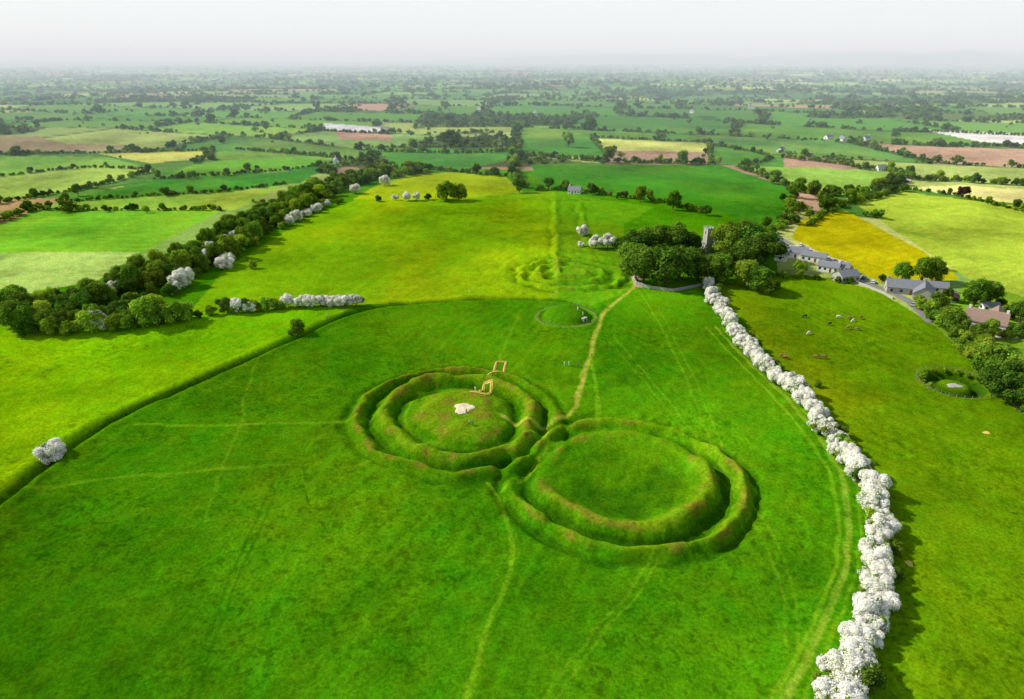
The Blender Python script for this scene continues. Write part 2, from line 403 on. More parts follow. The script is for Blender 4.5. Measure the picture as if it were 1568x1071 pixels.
HAW=[make_tree('hawthorn_tree',s,6.4,w,.4,6500,.17,26,G3,white=wf,lobe=(.16,.36)) for s,w,wf in ((21,7,.97),(22,6.5,.8),(23,7.5,.93),(24,6,.55),(25,7.2,.88))]
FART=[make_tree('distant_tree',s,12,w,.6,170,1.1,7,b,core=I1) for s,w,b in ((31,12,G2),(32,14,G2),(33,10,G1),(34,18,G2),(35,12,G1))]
COPPER=make_tree('copper_beech',51,14,13,2,3000,.4,14,(.06,.025,.025))
cT,cB,cH,cF=coll('broadleaf_tree_kinds',TREES),coll('bush_kinds',BUSH),coll('hawthorn_kinds',HAW),coll('distant_tree_kinds',FART)
def scatter(name,xy,scl,c,seed=0,nk=5,sink=.1,zs=None):
    g=np.random.default_rng(seed);xy=np.asarray(xy,float);n=len(xy)
    scl=np.broadcast_to(np.asarray(scl,float),(n,))
    zz=height(xy[:,0],xy[:,1])-sink
    me=bpy.data.meshes.new(name);me.vertices.add(n);me.vertices.foreach_set('co',np.c_[xy,zz].astype(np.float32).ravel())
    a=me.attributes.new('scl','FLOAT_VECTOR','POINT');s=np.c_[scl*g.uniform(.88,1.15,n),scl*g.uniform(.88,1.15,n),scl*(zs if zs else 1)*g.uniform(.8,1.15,n)]
    a.data.foreach_set('vector',s.astype(np.float32).ravel())
    a=me.attributes.new('rot','FLOAT_VECTOR','POINT');a.data.foreach_set('vector',np.c_[np.zeros((n,2)),g.uniform(0,6.283,n)].astype(np.float32).ravel())
    a=me.attributes.new('idx','INT','POINT');a.data.foreach_set('value',g.integers(0,nk,n).astype(np.int32))
    ob=bpy.data.objects.new(name,me);scene.collection.objects.link(ob)
    ng=bpy.data.node_groups.new(name+'_gn','GeometryNodeTree')
    ng.interface.new_socket('Geometry',in_out='INPUT',socket_type='NodeSocketGeometry');ng.interface.new_socket('Geometry',in_out='OUTPUT',socket_type='NodeSocketGeometry')
    gi=ng.nodes.new('NodeGroupInput');go=ng.nodes.new('NodeGroupOutput');ip=ng.nodes.new('GeometryNodeInstanceOnPoints')
    ci=ng.nodes.new('GeometryNodeCollectionInfo');ci.inputs['Collection'].default_value=c;ci.inputs['Separate Children'].default_value=True;ci.inputs['Reset Children'].default_value=True
    def at(nm,t):
        q=ng.nodes.new('GeometryNodeInputNamedAttribute');q.data_type=t;q.inputs['Name'].default_value=nm;return [s for s in q.outputs if s.enabled and s.name=='Attribute'][0]
    L=ng.links.new
    L(gi.outputs[0],ip.inputs['Points']);L(ci.outputs[0],ip.inputs['Instance']);ip.inputs['Pick Instance'].default_value=True
    L(at('idx','INT'),ip.inputs['Instance Index']);L(at('rot','FLOAT_VECTOR'),ip.inputs['Rotation']);L(at('scl','FLOAT_VECTOR'),ip.inputs['Scale'])
    L(ip.outputs[0],go.inputs[0])
    md=ob.modifiers.new('scatter','NODES');md.node_group=ng;return ob
def along(pxl,step,jit,seed,z=0):
    g=np.random.default_rng(seed);s=sample(smoothpl(PL(pxl,z)),step);return s+g.normal(size=s.shape)*jit
hl=[(1084,433),(1100,465),(1130,505),(1165,548),(1200,575),(1238,606),(1262,640),(1292,685),(1320,722),(1342,765),(1352,810),(1350,850),(1345,890),(1335,935),(1322,985),(1300,1040),(1285,1090),(1270,1150)]
h=along(hl,1.7,1.1,1,3.0);g=np.random.default_rng(5)
far=h[:,1]>200
scatter('hawthorn_hedgerow',h,np.where(far,g.uniform(.5,.9,len(h)),g.uniform(.45,.98,len(h))),cH,3)
h2=along(hl,5,1.6,9,2.0);scatter('hedge_understorey',h2+[.9,0],g.uniform(.4,.75,len(h2)),cB,4,3)
def belt(pxl,step,width,seed):
    g=np.random.default_rng(seed);s=sample(smoothpl(PL(pxl)),step)
    d=np.gradient(s,axis=0);d/=np.linalg.norm(d,axis=1)[:,None];n=np.c_[-d[:,1],d[:,0]]
    return s+n*g.uniform(-width/2,width/2,len(s))[:,None]
BL=[(30,497),(110,482),(190,447),(285,412),(350,378),(400,345),(455,314),(520,286),(575,272),(650,262)]
b=belt(BL,2.1,26,11)
scatter('woodland_belt',b,g.uniform(.4,.92,len(b)),cT,12)
b=belt(BL,3.0,34,13);scatter('woodland_understorey',b,g.uniform(.6,1.3,len(b)),cB,13,3)
b=belt([(240,462),(300,425),(360,385),(420,352),(480,325),(520,305)],9,14,14)
scatter('woodland_edge_bushes',b,g.uniform(.6,1,len(b)),cB,15,3)
b=np.array([P(*q) for q in [(165,458),(180,452),(275,442),(285,438),(345,412),(290,401),(305,394),(325,386),(348,378),(165,504),(455,339),(485,326),(470,332),(265,418),(315,404),(255,431),(240,426),(335,396),(490,322),(150,506),(350,408),(270,446),(360,374),(440,345),(500,316),(545,296),(590,284)]])
scatter('blossoming_hawthorns',b,g.uniform(.95,1.4,len(b)),cH,16)
g=np.random.default_rng(77)
b=np.array([P(*q) for q in [(20,490),(45,508),(70,508),(95,509),(120,506),(145,504),(60,490),(105,488),(190,494),(240,488),(30,478),(130,486)]])
scatter('field_corner_trees',b,g.uniform(.6,.9,len(b)),cT,17)
b=np.array([P(*q) for q in [(175,506),(190,504),(205,503),(222,501),(238,499),(255,497),(272,495),(285,492),(215,493),(255,488),(50,512),(80,513),(110,511),(140,508),(35,505)]])
scatter('field_corner_bushes',b,g.uniform(1.0,1.75,len(b)),cB,19,3)
b=along([(292,488),(350,480),(400,476),(436,473)],2.8,1.2,18);scatter('field_hedge',b,g.uniform(.55,1.05,len(b)),cB,18,3)
b=along([(366,480),(390,478)],4,1,19);b=np.r_[b,along([(442,472),(480,471),(545,469)],3.6,.7,20)];scatter('hawthorn_hedge',b,g.uniform(.75,1.1,len(b)),cH,19)
HEDGES=[([(0,312),(60,302),(120,292),(170,280),(232,262)],.5),([(60,323),(200,323),(345,323)],.3),([(-40,350),(20,334),(75,320)],.8),
 ([(800,238),(860,243),(930,249),(1050,251),(1100,252)],.75),([(1130,258),(1160,268),(1190,280),(1215,292)],.7),([(785,228),(790,250),(788,270),(800,290)],1.0),
 ([(820,292),(870,292),(905,296),(980,306),(1030,314),(1080,328)],.6),([(1215,292),(1250,300),(1300,300),(1345,290),(1380,276)],1.1),([(1210,302),(1212,330),(1195,352),(1170,362)],.9),
 ([(1240,346),(1262,326),(1300,312),(1345,304),(1378,292)],.6),([(590,232),(700,236),(780,232)],.7),([(370,230),(500,240),(560,250),(600,262)],.6),([(1360,262),(1390,276),(1450,278),(1568,285),(1700,292)],1.0),
 ([(1440,500),(1480,540),(1520,575),(1568,632),(1620,680)],1.2),([(1410,470),(1440,505),(1475,525)],.9),([(1085,222),(1200,242),(1130,256)],.5),([(905,213),(930,240)],.5),([(1085,218),(1088,250)],.5),
 ([(905,211),(1085,219)],.45),([(560,226),(785,226)],.5),([(640,258),(700,264),(775,270)],.5),([(0,271),(130,256),(232,260)],.3),([(240,274),(420,265),(530,246)],.3),([(300,250),(330,232),(310,228)],.4),
 ([(0,238),(150,236),(330,231)],.45),([(1200,242),(1360,262)],.6),([(1568,326),(1480,302),(1380,290)],.25),([(80,311),(370,292),(440,282)],.25),([(1400,202),(1600,212)],.6),([(1400,224),(1600,228)],.7),([(490,202),(600,206)],.5),
 ([(1190,425),(1270,428),(1300,436)],.3),([(1500,520),(1568,512),(1640,520)],.8),([(1440,470),(1480,462),(1560,492)],.5)]
pts=[];sc=[]
for k,(pl,s) in enumerate(HEDGES):
    q=along(pl,2.6+3*s,1.0,100+k);pts.append(q);sc.append(g.uniform(.6,1.25,len(q))*(.3+s*.7))
scatter('field_hedgerows',np.concatenate(pts),np.concatenate(sc),cB,21,3)
TL=[]
for k,(pl,s) in enumerate(HEDGES):
    q=along(pl,34-14*s,4,200+k);TL.append(np.c_[q,g.uniform(.3,.68,len(q))*(.6+.5*s)])
TL=np.concatenate(TL);scatter('hedgerow_trees',TL[:,:2],TL[:,2],cT,22)
b=along([(1470,515),(1510,560),(1550,590),(1590,640)],6,4,31);scatter('lane_trees',b,g.uniform(.45,.8,len(b)),cT,32)
def single(px,py,hpx,kind='t',name=None,k=None):
    X,Y=P(px,py);hm=hpx*mpp(py)*1.03
    L={'t':(TREES,14,'broadleaf_tree'),'h':(HAW,6.4,'hawthorn_tree'),'b':(BUSH,6,'green_bush')}[kind]
    me=L[0][(k if k is not None else random.randrange(len(L[0])))]
    o=bpy.data.objects.new(name or L[2],me);scene.collection.objects.link(o)
    s=hm/L[1];o.scale=(s*random.uniform(.92,1.1),s*random.uniform(.92,1.1),s);o.rotation_euler=(0,0,random.uniform(0,6.28));o.location=(X,Y,gz(X,Y)-.1);return o
for a in [(690,228,28),(290,275,12),(318,243,13),(380,265,14),(162,325,11),(225,326,11),(730,268,16),(758,270,13),(930,250,24),(1045,252,20),(980,310,24),(1030,322,30),
 (905,298,18),(1080,330,16),(1185,282,20),(1220,305,26),(1300,312,22),(1265,325,26),(490,258,12),(1380,432,30),(1410,436,42),(1425,434,38),(1490,472,45),(1510,468,38),(1350,434,14),(1222,424,26),(1560,494,34),(1555,320,14),(1520,316,8),
 (840,290,18),(795,295,22),(865,292,16),(440,238,10),(120,300,18),(40,327,14),(870,226,22),(20,500,40),(1535,610,60),(1560,600,60)]: single(*a)
single(1472,305,20,name='copper_beech').data=COPPER
for a in [(684,308,30,'b',None,0),(702,307,24,'b',None,0),(80,700,36,'h',None,0),(455,512,24,'b'),(388,412,12,'b'),(892,362,18,'h'),(912,380,20,'h'),(930,380,22,'h'),(943,378,16,'b'),(890,378,10,'h'),(605,307,10,'h'),(622,308,13,'h'),(638,308,12,'h'),(580,309,9,'b'),(655,307,9,'b'),(430,345,18,'b'),(1252,592,10,'b')]: single(*a)
for a in [(975,402,50),(1000,398,52),(1030,396,54),(1048,396,42),(985,432,55),(1018,438,62),(1040,432,52),(1062,416,36),(968,418,46),(1078,432,42),(1098,434,44),(1112,398,50),(1130,396,56),(1150,400,54),(1165,410,50),(1140,418,52),(1120,425,44),(1160,446,40),(1140,440,40),(1178,452,26)]:
    o=single(*a,k=random.choice([1,2,2,1,0]));o.scale=(o.scale[0]*1.2,o.scale[1]*1.2,o.scale[2])
def cand(r0,r1,dens,seed):
    g=np.random.default_rng(seed);a=math.radians(50);n=int(a*(r1*r1-r0*r0)*dens)
    r=np.sqrt(g.uniform(r0*r0,r1*r1,n));t=g.uniform(-a,a,n);return np.c_[r*np.sin(t),r*np.cos(t)],g
XY=[];S=[]
for r0,r1,dn,sz,sd in ((520,1500,.028,.6,1),(1500,3000,.016,.72,2),(3000,6000,.0038,.85,3),(6000,11000,.0007,1.05,4)):
    xy,gg=cand(r0,r1,dn,sd);x=xy[:,0];y=xy[:,1];row,c,e=fieldgrid(x,y);r=np.hypot(x,y)
    k=(e<3.0+r*.0009)|(woods(x,y)&(gg.random(len(x))<.3))|(gg.random(len(x))<.003)
    k&=(fbm(x/90,y/90,2,91)>.31)
    xy=xy[k];x=xy[:,0];y=xy[:,1]
    zn=np.zeros(len(x),bool)
    for w in ZONES: zn|=inpoly(x,y,w)
    xy=xy[~zn];XY.append(xy);S.append(sz*gg.lognormal(-.28,.42,len(xy)))
XY=np.concatenate(XY);S=np.clip(np.concatenate(S),.25,1.7);print('distant',len(XY))
scatter('distant_trees',XY,S,cF,41,zs=.8)
# ---------------------------------------------------------------- built things
WHITE=simple('white_render',(.80,.79,.75),.8,.06,1);SLATE=simple('slate_roof',(.20,.21,.23),.7,.25,1.5);TILE=simple('brown_tile_roof',(.29,.19,.14),.8,.25,1.5)
STONE=simple('grey_stone',(.40,.38,.33),.9,.3,1.2);GLASS=simple('window_glass',(.03,.04,.05),.15,.1);DOOR=simple('painted_door',(.25,.05,.04),.5,.1)
ASPH=simple('asphalt',(.20,.195,.18),.9,.2,.6);GRAV=simple('pale_gravel',(.46,.42,.35),.95,.25,1.0);CHALK=simple('chalk_stone',(.66,.56,.36),.95,.5,1.2);SOIL=simple('bare_soil',(.60,.46,.10),.95,.3,1.5)
NET=simple('yellow_barrier_net',(.85,.68,.06),.7,.15,3);WOOD=simple('weathered_wood',(.28,.22,.15),.85,.2,5)
def box(bm,x0,x1,y0,y1,z0,z1,mi=0):
    r=bmesh.ops.create_cube(bm,size=1)['verts']
    for v in r: v.co=Vector(((v.co.x+.5)*(x1-x0)+x0,(v.co.y+.5)*(y1-y0)+y0,(v.co.z+.5)*(z1-z0)+z0))
    for f in {f for v in r for f in v.link_faces}: f.material_index=mi
def bobj(name,bm,mats,parent=None,loc=None,rz=0):
    me=bpy.data.meshes.new(name);bm.to_mesh(me);bm.free()
    for m in mats: me.materials.append(m)
    o=bpy.data.objects.new(name,me);scene.collection.objects.link(o)
    if parent: o.parent=parent
    if loc is not None: o.location=loc;o.rotation_euler=(0,0,rz)
    return o
def prism_roof(bm,l,w,z,rh,ov=.35,th=.18,x0=0,y0=0,along='x'):
    hl=l/2+ov;hw=w/2+ov;dz=rh*ov/(w/2)
    for s in (-1,1):
        pts=[(-hl,s*hw,z-dz),(hl,s*hw,z-dz),(hl,0,z+rh),(-hl,0,z+rh)]
        vs=[bm.verts.new((p[0]+x0,p[1]+y0,p[2]+.02)) for p in pts]+[bm.verts.new((p[0]+x0,p[1]+y0,p[2]+.02+th)) for p in pts]
        for f in ((0,1,2,3),(4,5,6,7),(0,1,5,4),(1,2,6,5),(3,0,4,7)): bm.faces.new([vs[q] for q in f])
def house(name,px,py,l,w,hw,rh,rz,wall=WHITE,roof=SLATE,wins=4,chim=2,storeys=1):
    X,Y=P(px,py);e=bpy.data.objects.new(name,None);scene.collection.objects.link(e);e.location=(X,Y,gz(X,Y));e.rotation_euler=(0,0,math.radians(rz))
    bm=bmesh.new();box(bm,-l/2,l/2,-w/2,w/2,-1,hw)
    for s in (-1,1):
        v=[bm.verts.new((s*l/2,-w/2,hw)),bm.verts.new((s*l/2,w/2,hw)),bm.verts.new((s*l/2,0,hw+rh))];bm.faces.new(v)
    bobj('walls',bm,[wall],e)
    bm=bmesh.new();prism_roof(bm,l,w,hw,rh);bobj('roof',bm,[roof],e)
    bm=bmesh.new()
    for st in range(storeys):
        for k in range(wins):
            xx=-l/2+l*(k+.5)/wins
            if st==0 and k==wins//2: continue
            for s in (-1,1): box(bm,xx-.55,xx+.55,s*w/2-.04,s*w/2+.04,.9+st*2.7,2.1+st*2.7)
        for s in (-1,1): box(bm,s*l/2-.04,s*l/2+.04,-.6,.6,.9+st*2.7,2.1+st*2.7)
    bobj('windows',bm,[GLASS],e)
    bm=bmesh.new();xx=-l/2+l*(wins//2+.5)/wins
    for s in (-1,1): box(bm,xx-.5,xx+.5,s*w/2-.05,s*w/2+.05,0,2.1)
    bobj('door',bm,[DOOR],e)
    if chim:
        bm=bmesh.new()
        for s in ((-1,1) if chim==2 else (1,)): box(bm,s*(l/2-.6)-.45,s*(l/2-.6)+.45,-.35,.35,hw+rh-.6,hw+rh+1.1)
        bobj('chimneys',bm,[wall],e)
    return e
house('white_house',1187,384,12,7,5.2,2.6,75,storeys=2)
house('white_cottage',1212,394,15,7,3,2.4,-25)
house('tea_room',1196,398,9,6,3.2,2.2,60)
house('farm_shed',1245,400,12,7,3,1.8,-35,wall=WHITE,chim=0)
house('visitor_shop',1268,416,10,6,2.8,2,-35,chim=1)
house('outbuilding',1286,417,8,5,2.6,2,-30,chim=0)
house('stone_barn',1294,430,10,7,3,2.2,15,wall=STONE,chim=0)
house('bungalow',1384,448,16,8,3,3,-20,wall=STONE)
house('bungalow',1412,455,13,8,3,3,60,wall=STONE,chim=1)
house('garage',1432,446,9,6,2.6,2,-20,chim=0,wins=3)
house('garden_shed',1448,462,8,5,2.4,1.8,-10,roof=TILE,chim=0,wins=3)
house('brown_roofed_house',1506,502,14,9,3.6,3.8,-35,roof=TILE)
house('brown_roofed_house',1522,498,9,8,3.4,3.4,55,roof=TILE,chim=0,wins=3)
house('conservatory_shed',1513,476,7,4,2.2,1.2,0,chim=0,wins=3)
for k,(a,b_) in enumerate([(1350,262),(1195,233),(515,250),(880,296),(1268,214),(1290,217),(735,170),(640,150),(1230,160),(1060,176),(590,200),(1325,216),(820,176),(1150,170)]):
    house('farmhouse' if k%3 else 'farm_building',a,b_,10+(k%3)*3,6,3,2.6,(k*53)%180,chim=1,wins=4)
def church():
    X,Y=P(1081,392);e=bpy.data.objects.new('stone_church',None);scene.collection.objects.link(e);e.location=(X,Y,gz(X,Y));e.rotation_euler=(0,0,math.radians(20))
    T=15.0
    bm=bmesh.new();box(bm,-1.9,1.9,-1.9,1.9,-1,T);box(bm,-2.1,2.1,-2.1,2.1,T,T+.3)
    for k in range(3):
        for s in (-1,1):
            c=-1.7+k*1.7;box(bm,c-.38,c+.38,s*1.9-.18,s*1.9+.18,T+.3,T+1.0)
    for s in (-1,1): box(bm,s*1.9-.18,s*1.9+.18,-1.0,-.5,T+.3,T+1.0);box(bm,s*1.9-.18,s*1.9+.18,.5,1.0,T+.3,T+1.0)
    bobj('tower',bm,[STONE],e)
    bm=bmesh.new()
    for s in (-1,1):
        box(bm,-.3,.3,s*1.9-.05,s*1.9+.05,12,13.6);box(bm,s*1.9-.05,s*1.9+.05,-.3,.3,12,13.6)
    for k in range(4):
        for s in (-1,1): box(bm,5+k*4.2,5.9+k*4.2,4+s*4-.05,4+s*4+.05,2,5)
    bobj('windows',bm,[GLASS],e)
    bm=bmesh.new();box(bm,1.91,20,0,8,-1,6.2)
    for xx in (1.92,20): bm.faces.new([bm.verts.new(p) for p in ((xx,0,6.2),(xx,8,6.2),(xx,4,10.4))])
    bobj('nave',bm,[STONE],e)
    bm=bmesh.new();prism_roof(bm,17.6,8,6.2,4.2,x0=11.2,y0=4);bobj('roof',bm,[SLATE],e)
church()
def strip(name,pxl,w,mat,lift=.07,pts=None):
    pl=sample(smoothpl(PL(pxl) if pts is None else pts,2 if pts is None else 0),2.0 if pts is None else .8);d=np.gradient(pl,axis=0);d/=np.linalg.norm(d,axis=1)[:,None]+1e-9;n=np.c_[-d[:,1],d[:,0]]
    cols=[-.5,-.25,0,.25,.5];V=[];m=len(pl)
    for c in cols:
        q=pl+n*w*c;V.append(np.c_[q,height(q[:,0],q[:,1])+lift+.03*(1-abs(c)*2)])
    V=np.concatenate(V);Fc=[]
    for c in range(4):
        for k in range(m-1): Fc.append((c*m+k,c*m+k+1,(c+1)*m+k+1,(c+1)*m+k))
    me=bpy.data.meshes.new(name);me.from_pydata(V.tolist(),[],Fc);me.materials.append(mat);o=bpy.data.objects.new(name,me);scene.collection.objects.link(o);return o
strip('lane_road',[(1195,366),(1225,382),(1265,405),(1310,428),(1350,442),(1385,458),(1408,478),(1428,498)],4.2,ASPH,.08)
strip('car_park',[(1222,376),(1235,388),(1262,398),(1296,408)],11,GRAV,.13)
strip('driveway',[(1478,512),(1520,514),(1562,516)],6,GRAV)
strip('country_road',[(1300,306),(1345,297),(1380,284),(1392,276),(1388,264)],6,GRAV,.25)
strip('gate_path',[(978,440),(972,420),(966,398),(968,384)],4,simple('worn_earth',(.36,.27,.16),.95,.2),.12)
strip('avenue_road',[(1568,516),(1600,530),(1700,560)],5,ASPH)
def wall(name,pxl,hh,t,mat):
    pl=sample(PL(pxl),2.5);bm=bmesh.new()
    for a,b in zip(pl[:-1],pl[1:]):
        v=Vector((b-a).tolist());L=v.length;r=bmesh.ops.create_cube(bm,size=1)['verts'];M=Matrix.Translation((*(a+b)/2,gz(*((a+b)/2))+hh/2-.2))@Matrix.Rotation(math.atan2(v.y,v.x),4,'Z')@Matrix.Diagonal((L*.995,t,hh*random.uniform(.96,1.04),1))
        bmesh.ops.transform(bm,matrix=M,verts=r)
    return bobj(name,bm,[mat])
wall('churchyard_wall',[(962,384),(966,410),(974,436),(1030,446),(1080,436)],1.6,.5,STONE)
wall('garden_wall',[(1305,432),(1345,448),(1372,462)],1.2,.4,STONE)
def patch(name,px,py,rx,ry,mat,lift=.12,seed=0,lumps=0):
    X,Y=P(px,py,lumps);g=np.random.default_rng(seed);n=48;t=np.arange(n)/n*6.283
    k=1+.10*np.sin(3*t+seed)+.07*np.sin(5*t+1)+g.normal(0,.04,n)
    V=[(X,Y,gz(X,Y)+lift)]
    for f in (.25,.5,.75,1):
        xs=X+np.cos(t)*rx*k*f;ys=Y+np.sin(t)*ry*k*f;zz=height(xs,ys)+lift*(1 if f<1 else .3);V+=list(zip(xs,ys,zz))
    Fc=[(0,1+i,1+(i+1)%n) for i in range(n)]
    for q in range(3):
        Fc+=[(1+q*n+i,1+(q+1)*n+i,1+(q+1)*n+(i+1)%n,1+q*n+(i+1)%n) for i in range(n)]
    me=bpy.data.meshes.new(name);me.from_pydata([tuple(map(float,v)) for v in V],[],Fc);me.materials.append(mat);o=bpy.data.objects.new(name,me);scene.collection.objects.link(o)
patch('chalk_gravel_patch',710,627,2.9,3.2,CHALK,.2,1,2)
patch('rath_pool',1462,590,2.6,1.6,simple('pale_pool_stone',(.38,.40,.33),.6,.2),.2,3)
patch('worn_cattle_ground',1510,664,1.0,.8,SOIL,.1,5);patch('worn_track_ground',1392,862,.7,1.0,SOIL,.1,6)
bm=bmesh.new();bmesh.ops.create_cone(bm,cap_ends=True,segments=9,radius1=.34,radius2=.2,depth=1.3)
for v in bm.verts: v.co.z+=.5
bmesh.ops.create_icosphere(bm,subdivisions=2,radius=.24,matrix=Matrix.Translation((0,0,1.12)))
X,Y=P(714,634,2);bobj('standing_stone',bm,[STONE],loc=(X,Y,gz(X,Y)))
def trench(corners,extra=()):
    pl=PL(corners,.5);e=bpy.data.objects.new('excavation_trench',None);scene.collection.objects.link(e)
    cl=np.r_[pl,pl[:1]]
    for lp in [cl]+[PL(x_,.5) for x_ in extra]:
        s=strip('spoil_edge',None,.95,SOIL,.14,pts=lp);s.parent=e
        bm=bmesh.new();q=sample(lp,.9)
        for a,b in zip(q[:-1],q[1:]):
            A=Vector((*a,gz(*a)+.15));B=Vector((*b,gz(*b)+.15))
            for z0,z1 in ((0,.14),(.2,.32)):
                bm.faces.new([bm.verts.new(A+Vector((0,0,z0))),bm.verts.new(B+Vector((0,0,z0))),bm.verts.new(B+Vector((0,0,z1))),bm.verts.new(A+Vector((0,0,z1)))])
            box(bm,A.x-.04,A.x+.04,A.y-.04,A.y+.04,A.z-.2,A.z+.4)
        bobj('barrier_net',bm,[NET],e)
trench([(754,571),(770,571),(775,553),(761,553)],[[(746,573),(754,572)]])
trench([(734,609),(748,610),(753,588),(741,587)],[[(719,606),(734,608)]])
def fence(name,pl,step=2.2):
    q=sample(pl,step);bm=bmesh.new()
    for a,b in zip(q[:-1],q[1:]):
        za,zb=gz(*a),gz(*b);box(bm,a[0]-.07,a[0]+.07,a[1]-.07,a[1]+.07,za-.2,za+1.2)
        for hh in (.5,1.0):
            A=Vector((*a,za+hh));B=Vector((*b,zb+hh));u=Vector((0,0,.03))
            bm.faces.new([bm.verts.new(A-u),bm.verts.new(B-u),bm.verts.new(B+u),bm.verts.new(A+u)])
    return bobj(name,bm,[WOOD])
t=np.linspace(0,6.283,60);fence('mound_fence',np.c_[HC[0]+12.6*np.cos(t),HC[1]+12.6*np.sin(t)])
fence('well_fence',np.c_[WC[0]+11.5*np.cos(t),WC[1]+11.5*np.sin(t)])
bm=bmesh.new();box(bm,-1.1,-.6,-.6,.6,0,1.7);box(bm,.6,1.1,-.6,.6,0,1.7);box(bm,-1.3,1.3,-.65,.65,1.7,2.1);box(bm,-.6,.6,-.1,.3,0,1.7,1)
bobj('passage_tomb_entrance',bm,[STONE,GLASS],loc=(HC[0]+6.9,HC[1]-6.3,gz(HC[0]+7.4,HC[1]-6.8)-.1),rz=math.radians(45))
b=np.array([WC+np.array([9.5*math.cos(a),9.5*math.sin(a)]) for a in np.linspace(0.2,3.3,9)]);scatter('well_bushes',b,g.uniform(.22,.4,len(b)),cB,51,3)
# ---------------------------------------------------------------- cars
def car_mesh(c):
    bm=bmesh.new()
    prof=[(-2.1,.35),(-2.15,.75),(-2.05,.95),(-1.3,1.02),(1.0,.98),(1.85,.85),(2.1,.65),(2.1,.35)]
    def ext(prof,w0,w1,zs,mi):
        a=[bm.verts.new((p[0],-(w0 if p[1]<zs else w1),p[1])) for p in prof];b=[bm.verts.new((p[0],(w0 if p[1]<zs else w1),p[1])) for p in prof]
        fs=[bm.faces.new(a),bm.faces.new(b[::-1])]
        for k in range(len(prof)): fs.append(bm.faces.new((a[k],b[k],b[(k+1)%len(prof)],a[(k+1)%len(prof)])))
        for f in fs:f.material_index=mi
    ext(prof,.88,.82,.9,0);ext([(-1.75,1.0),(-1.25,1.4),(.35,1.4),(1.05,.99)],.78,.62,1.2,1)
    ext([(-1.3,1.402),(-1.2,1.45),(.3,1.45),(.4,1.402)],.64,.6,1.42,0)
    for x in (-1.35,1.3):
        for s in (-1,1):
            r=bmesh.ops.create_cone(bm,cap_ends=True,segments=14,radius1=.33,radius2=.33,depth=.22,matrix=Matrix.Translation((x,s*.82,.33))@Matrix.Rotation(math.pi/2,4,'X'))
            for f in {f for v in r['verts'] for f in v.link_faces}: f.material_index=2
    bmesh.ops.recalc_face_normals(bm,faces=bm.faces)
    me=bpy.data.meshes.new('parked_car');bm.to_mesh(me);bm.free()
    for m in (simple('car_paint',c,.3,.02),GLASS,simple('tyre',(.03,.03,.03),.9,.1)): me.materials.append(m)
    return me
CARS=[car_mesh(c) for c in ((.75,.75,.75),(.05,.06,.09),(.4,.03,.03),(.35,.37,.4),(.05,.1,.25))]
for k,(a,b_) in enumerate([(1226,377),(1232,383),(1240,388),(1250,392),(1258,396),(1268,400),(1278,403),(1288,406),(1297,409),(1322,428),(1336,434),(1302,414),(1530,513),(1398,470)]):
    X,Y=P(a,b_);o=bpy.data.objects.new('parked_car',CARS[k%5]);scene.collection.objects.link(o);o.location=(X,Y,gz(X,Y)+.16);o.rotation_euler=(0,0,math.radians(55+random.uniform(-8,8)))
# ---------------------------------------------------------------- figures
def skinmesh(name,V,E,R,sub=1):
    me=bpy.data.meshes.new(name);me.from_pydata(V,E,[]);o=bpy.data.objects.new(name,me);scene.collection.objects.link(o)
    md=o.modifiers.new('s','SKIN');lay=me.skin_vertices[0].data
    for k,r in enumerate(R): lay[k].radius=(r,r) if not isinstance(r,tuple) else r
    lay[0].use_root=True;s=o.modifiers.new('u','SUBSURF');s.levels=sub;s.render_levels=sub
    dg=bpy.context.evaluated_depsgraph_get();m2=bpy.data.meshes.new_from_object(o.evaluated_get(dg));bpy.data.objects.remove(o);m2.name=name;return m2
def person(shirt,trs,stride=.0):
    V=[(0,0,.95),(0,0,1.15),(0,0,1.38),(0,0,1.5),(0,.01,1.6),(0,.02,1.7)];R=[.15,.14,.16,.06,.09,.09];E=[(0,1),(1,2),(2,3),(3,4),(4,5)]
    V.append((0,.115,1.63));R.append(.018);E.append((4,6))
    for s in (-1,1):
        b=len(V);V+=[(s*.19,0,1.4),(s*.25,-.02,1.12),(s*.26,.06,.88),(s*.26,.08,.8)];R+=[.06,.048,.034,.035];E+=[(2,b),(b,b+1),(b+1,b+2),(b+2,b+3)]
        for q in range(5):
            c=len(V);y=.05+q*.02;V.append((s*.26,y+(.04 if q==4 else 0),.74 if q<4 else .78));R.append(.009);E.append((b+3,c));V.append((s*.255,y+.01+(.04 if q==4 else 0),.69 if q<4 else .75));R.append(.008);E.append((c,c+1))
        b=len(V);V+=[(s*.1,0,.88),(s*.11,s*stride*.5+.02,.5),(s*.11,s*stride,.08),(s*.12,s*stride+.16,.04)];R+=[.1,.07,.05,.045];E+=[(0,b),(b,b+1),(b+1,b+2),(b+2,b+3)]
    me=skinmesh('standing_person',V,E,R)
    for m in (simple('shirt',shirt,.9,.05),simple('trousers',trs,.9,.05),simple('skin',(.5,.3,.2),.6,.05),simple('hair',(.06,.035,.02),.7,.1)): me.materials.append(m)
    for p in me.polygons:
        c=p.center
        p.material_index=2 if (abs(c.x)>.2 and c.z<.9) else 1 if c.z<.95 else 0 if c.z<1.5 else 3 if (c.z>1.7 or (c.y<-.02 and c.z>1.56)) else 2
        p.use_smooth=True
    return me
PE=[person((.8,.8,.8),(.7,.7,.68)),person((.8,.78,.75),(.06,.08,.15),.15),person((.1,.15,.4),(.04,.04,.05),.2),person((.5,.06,.05),(.1,.1,.12))]
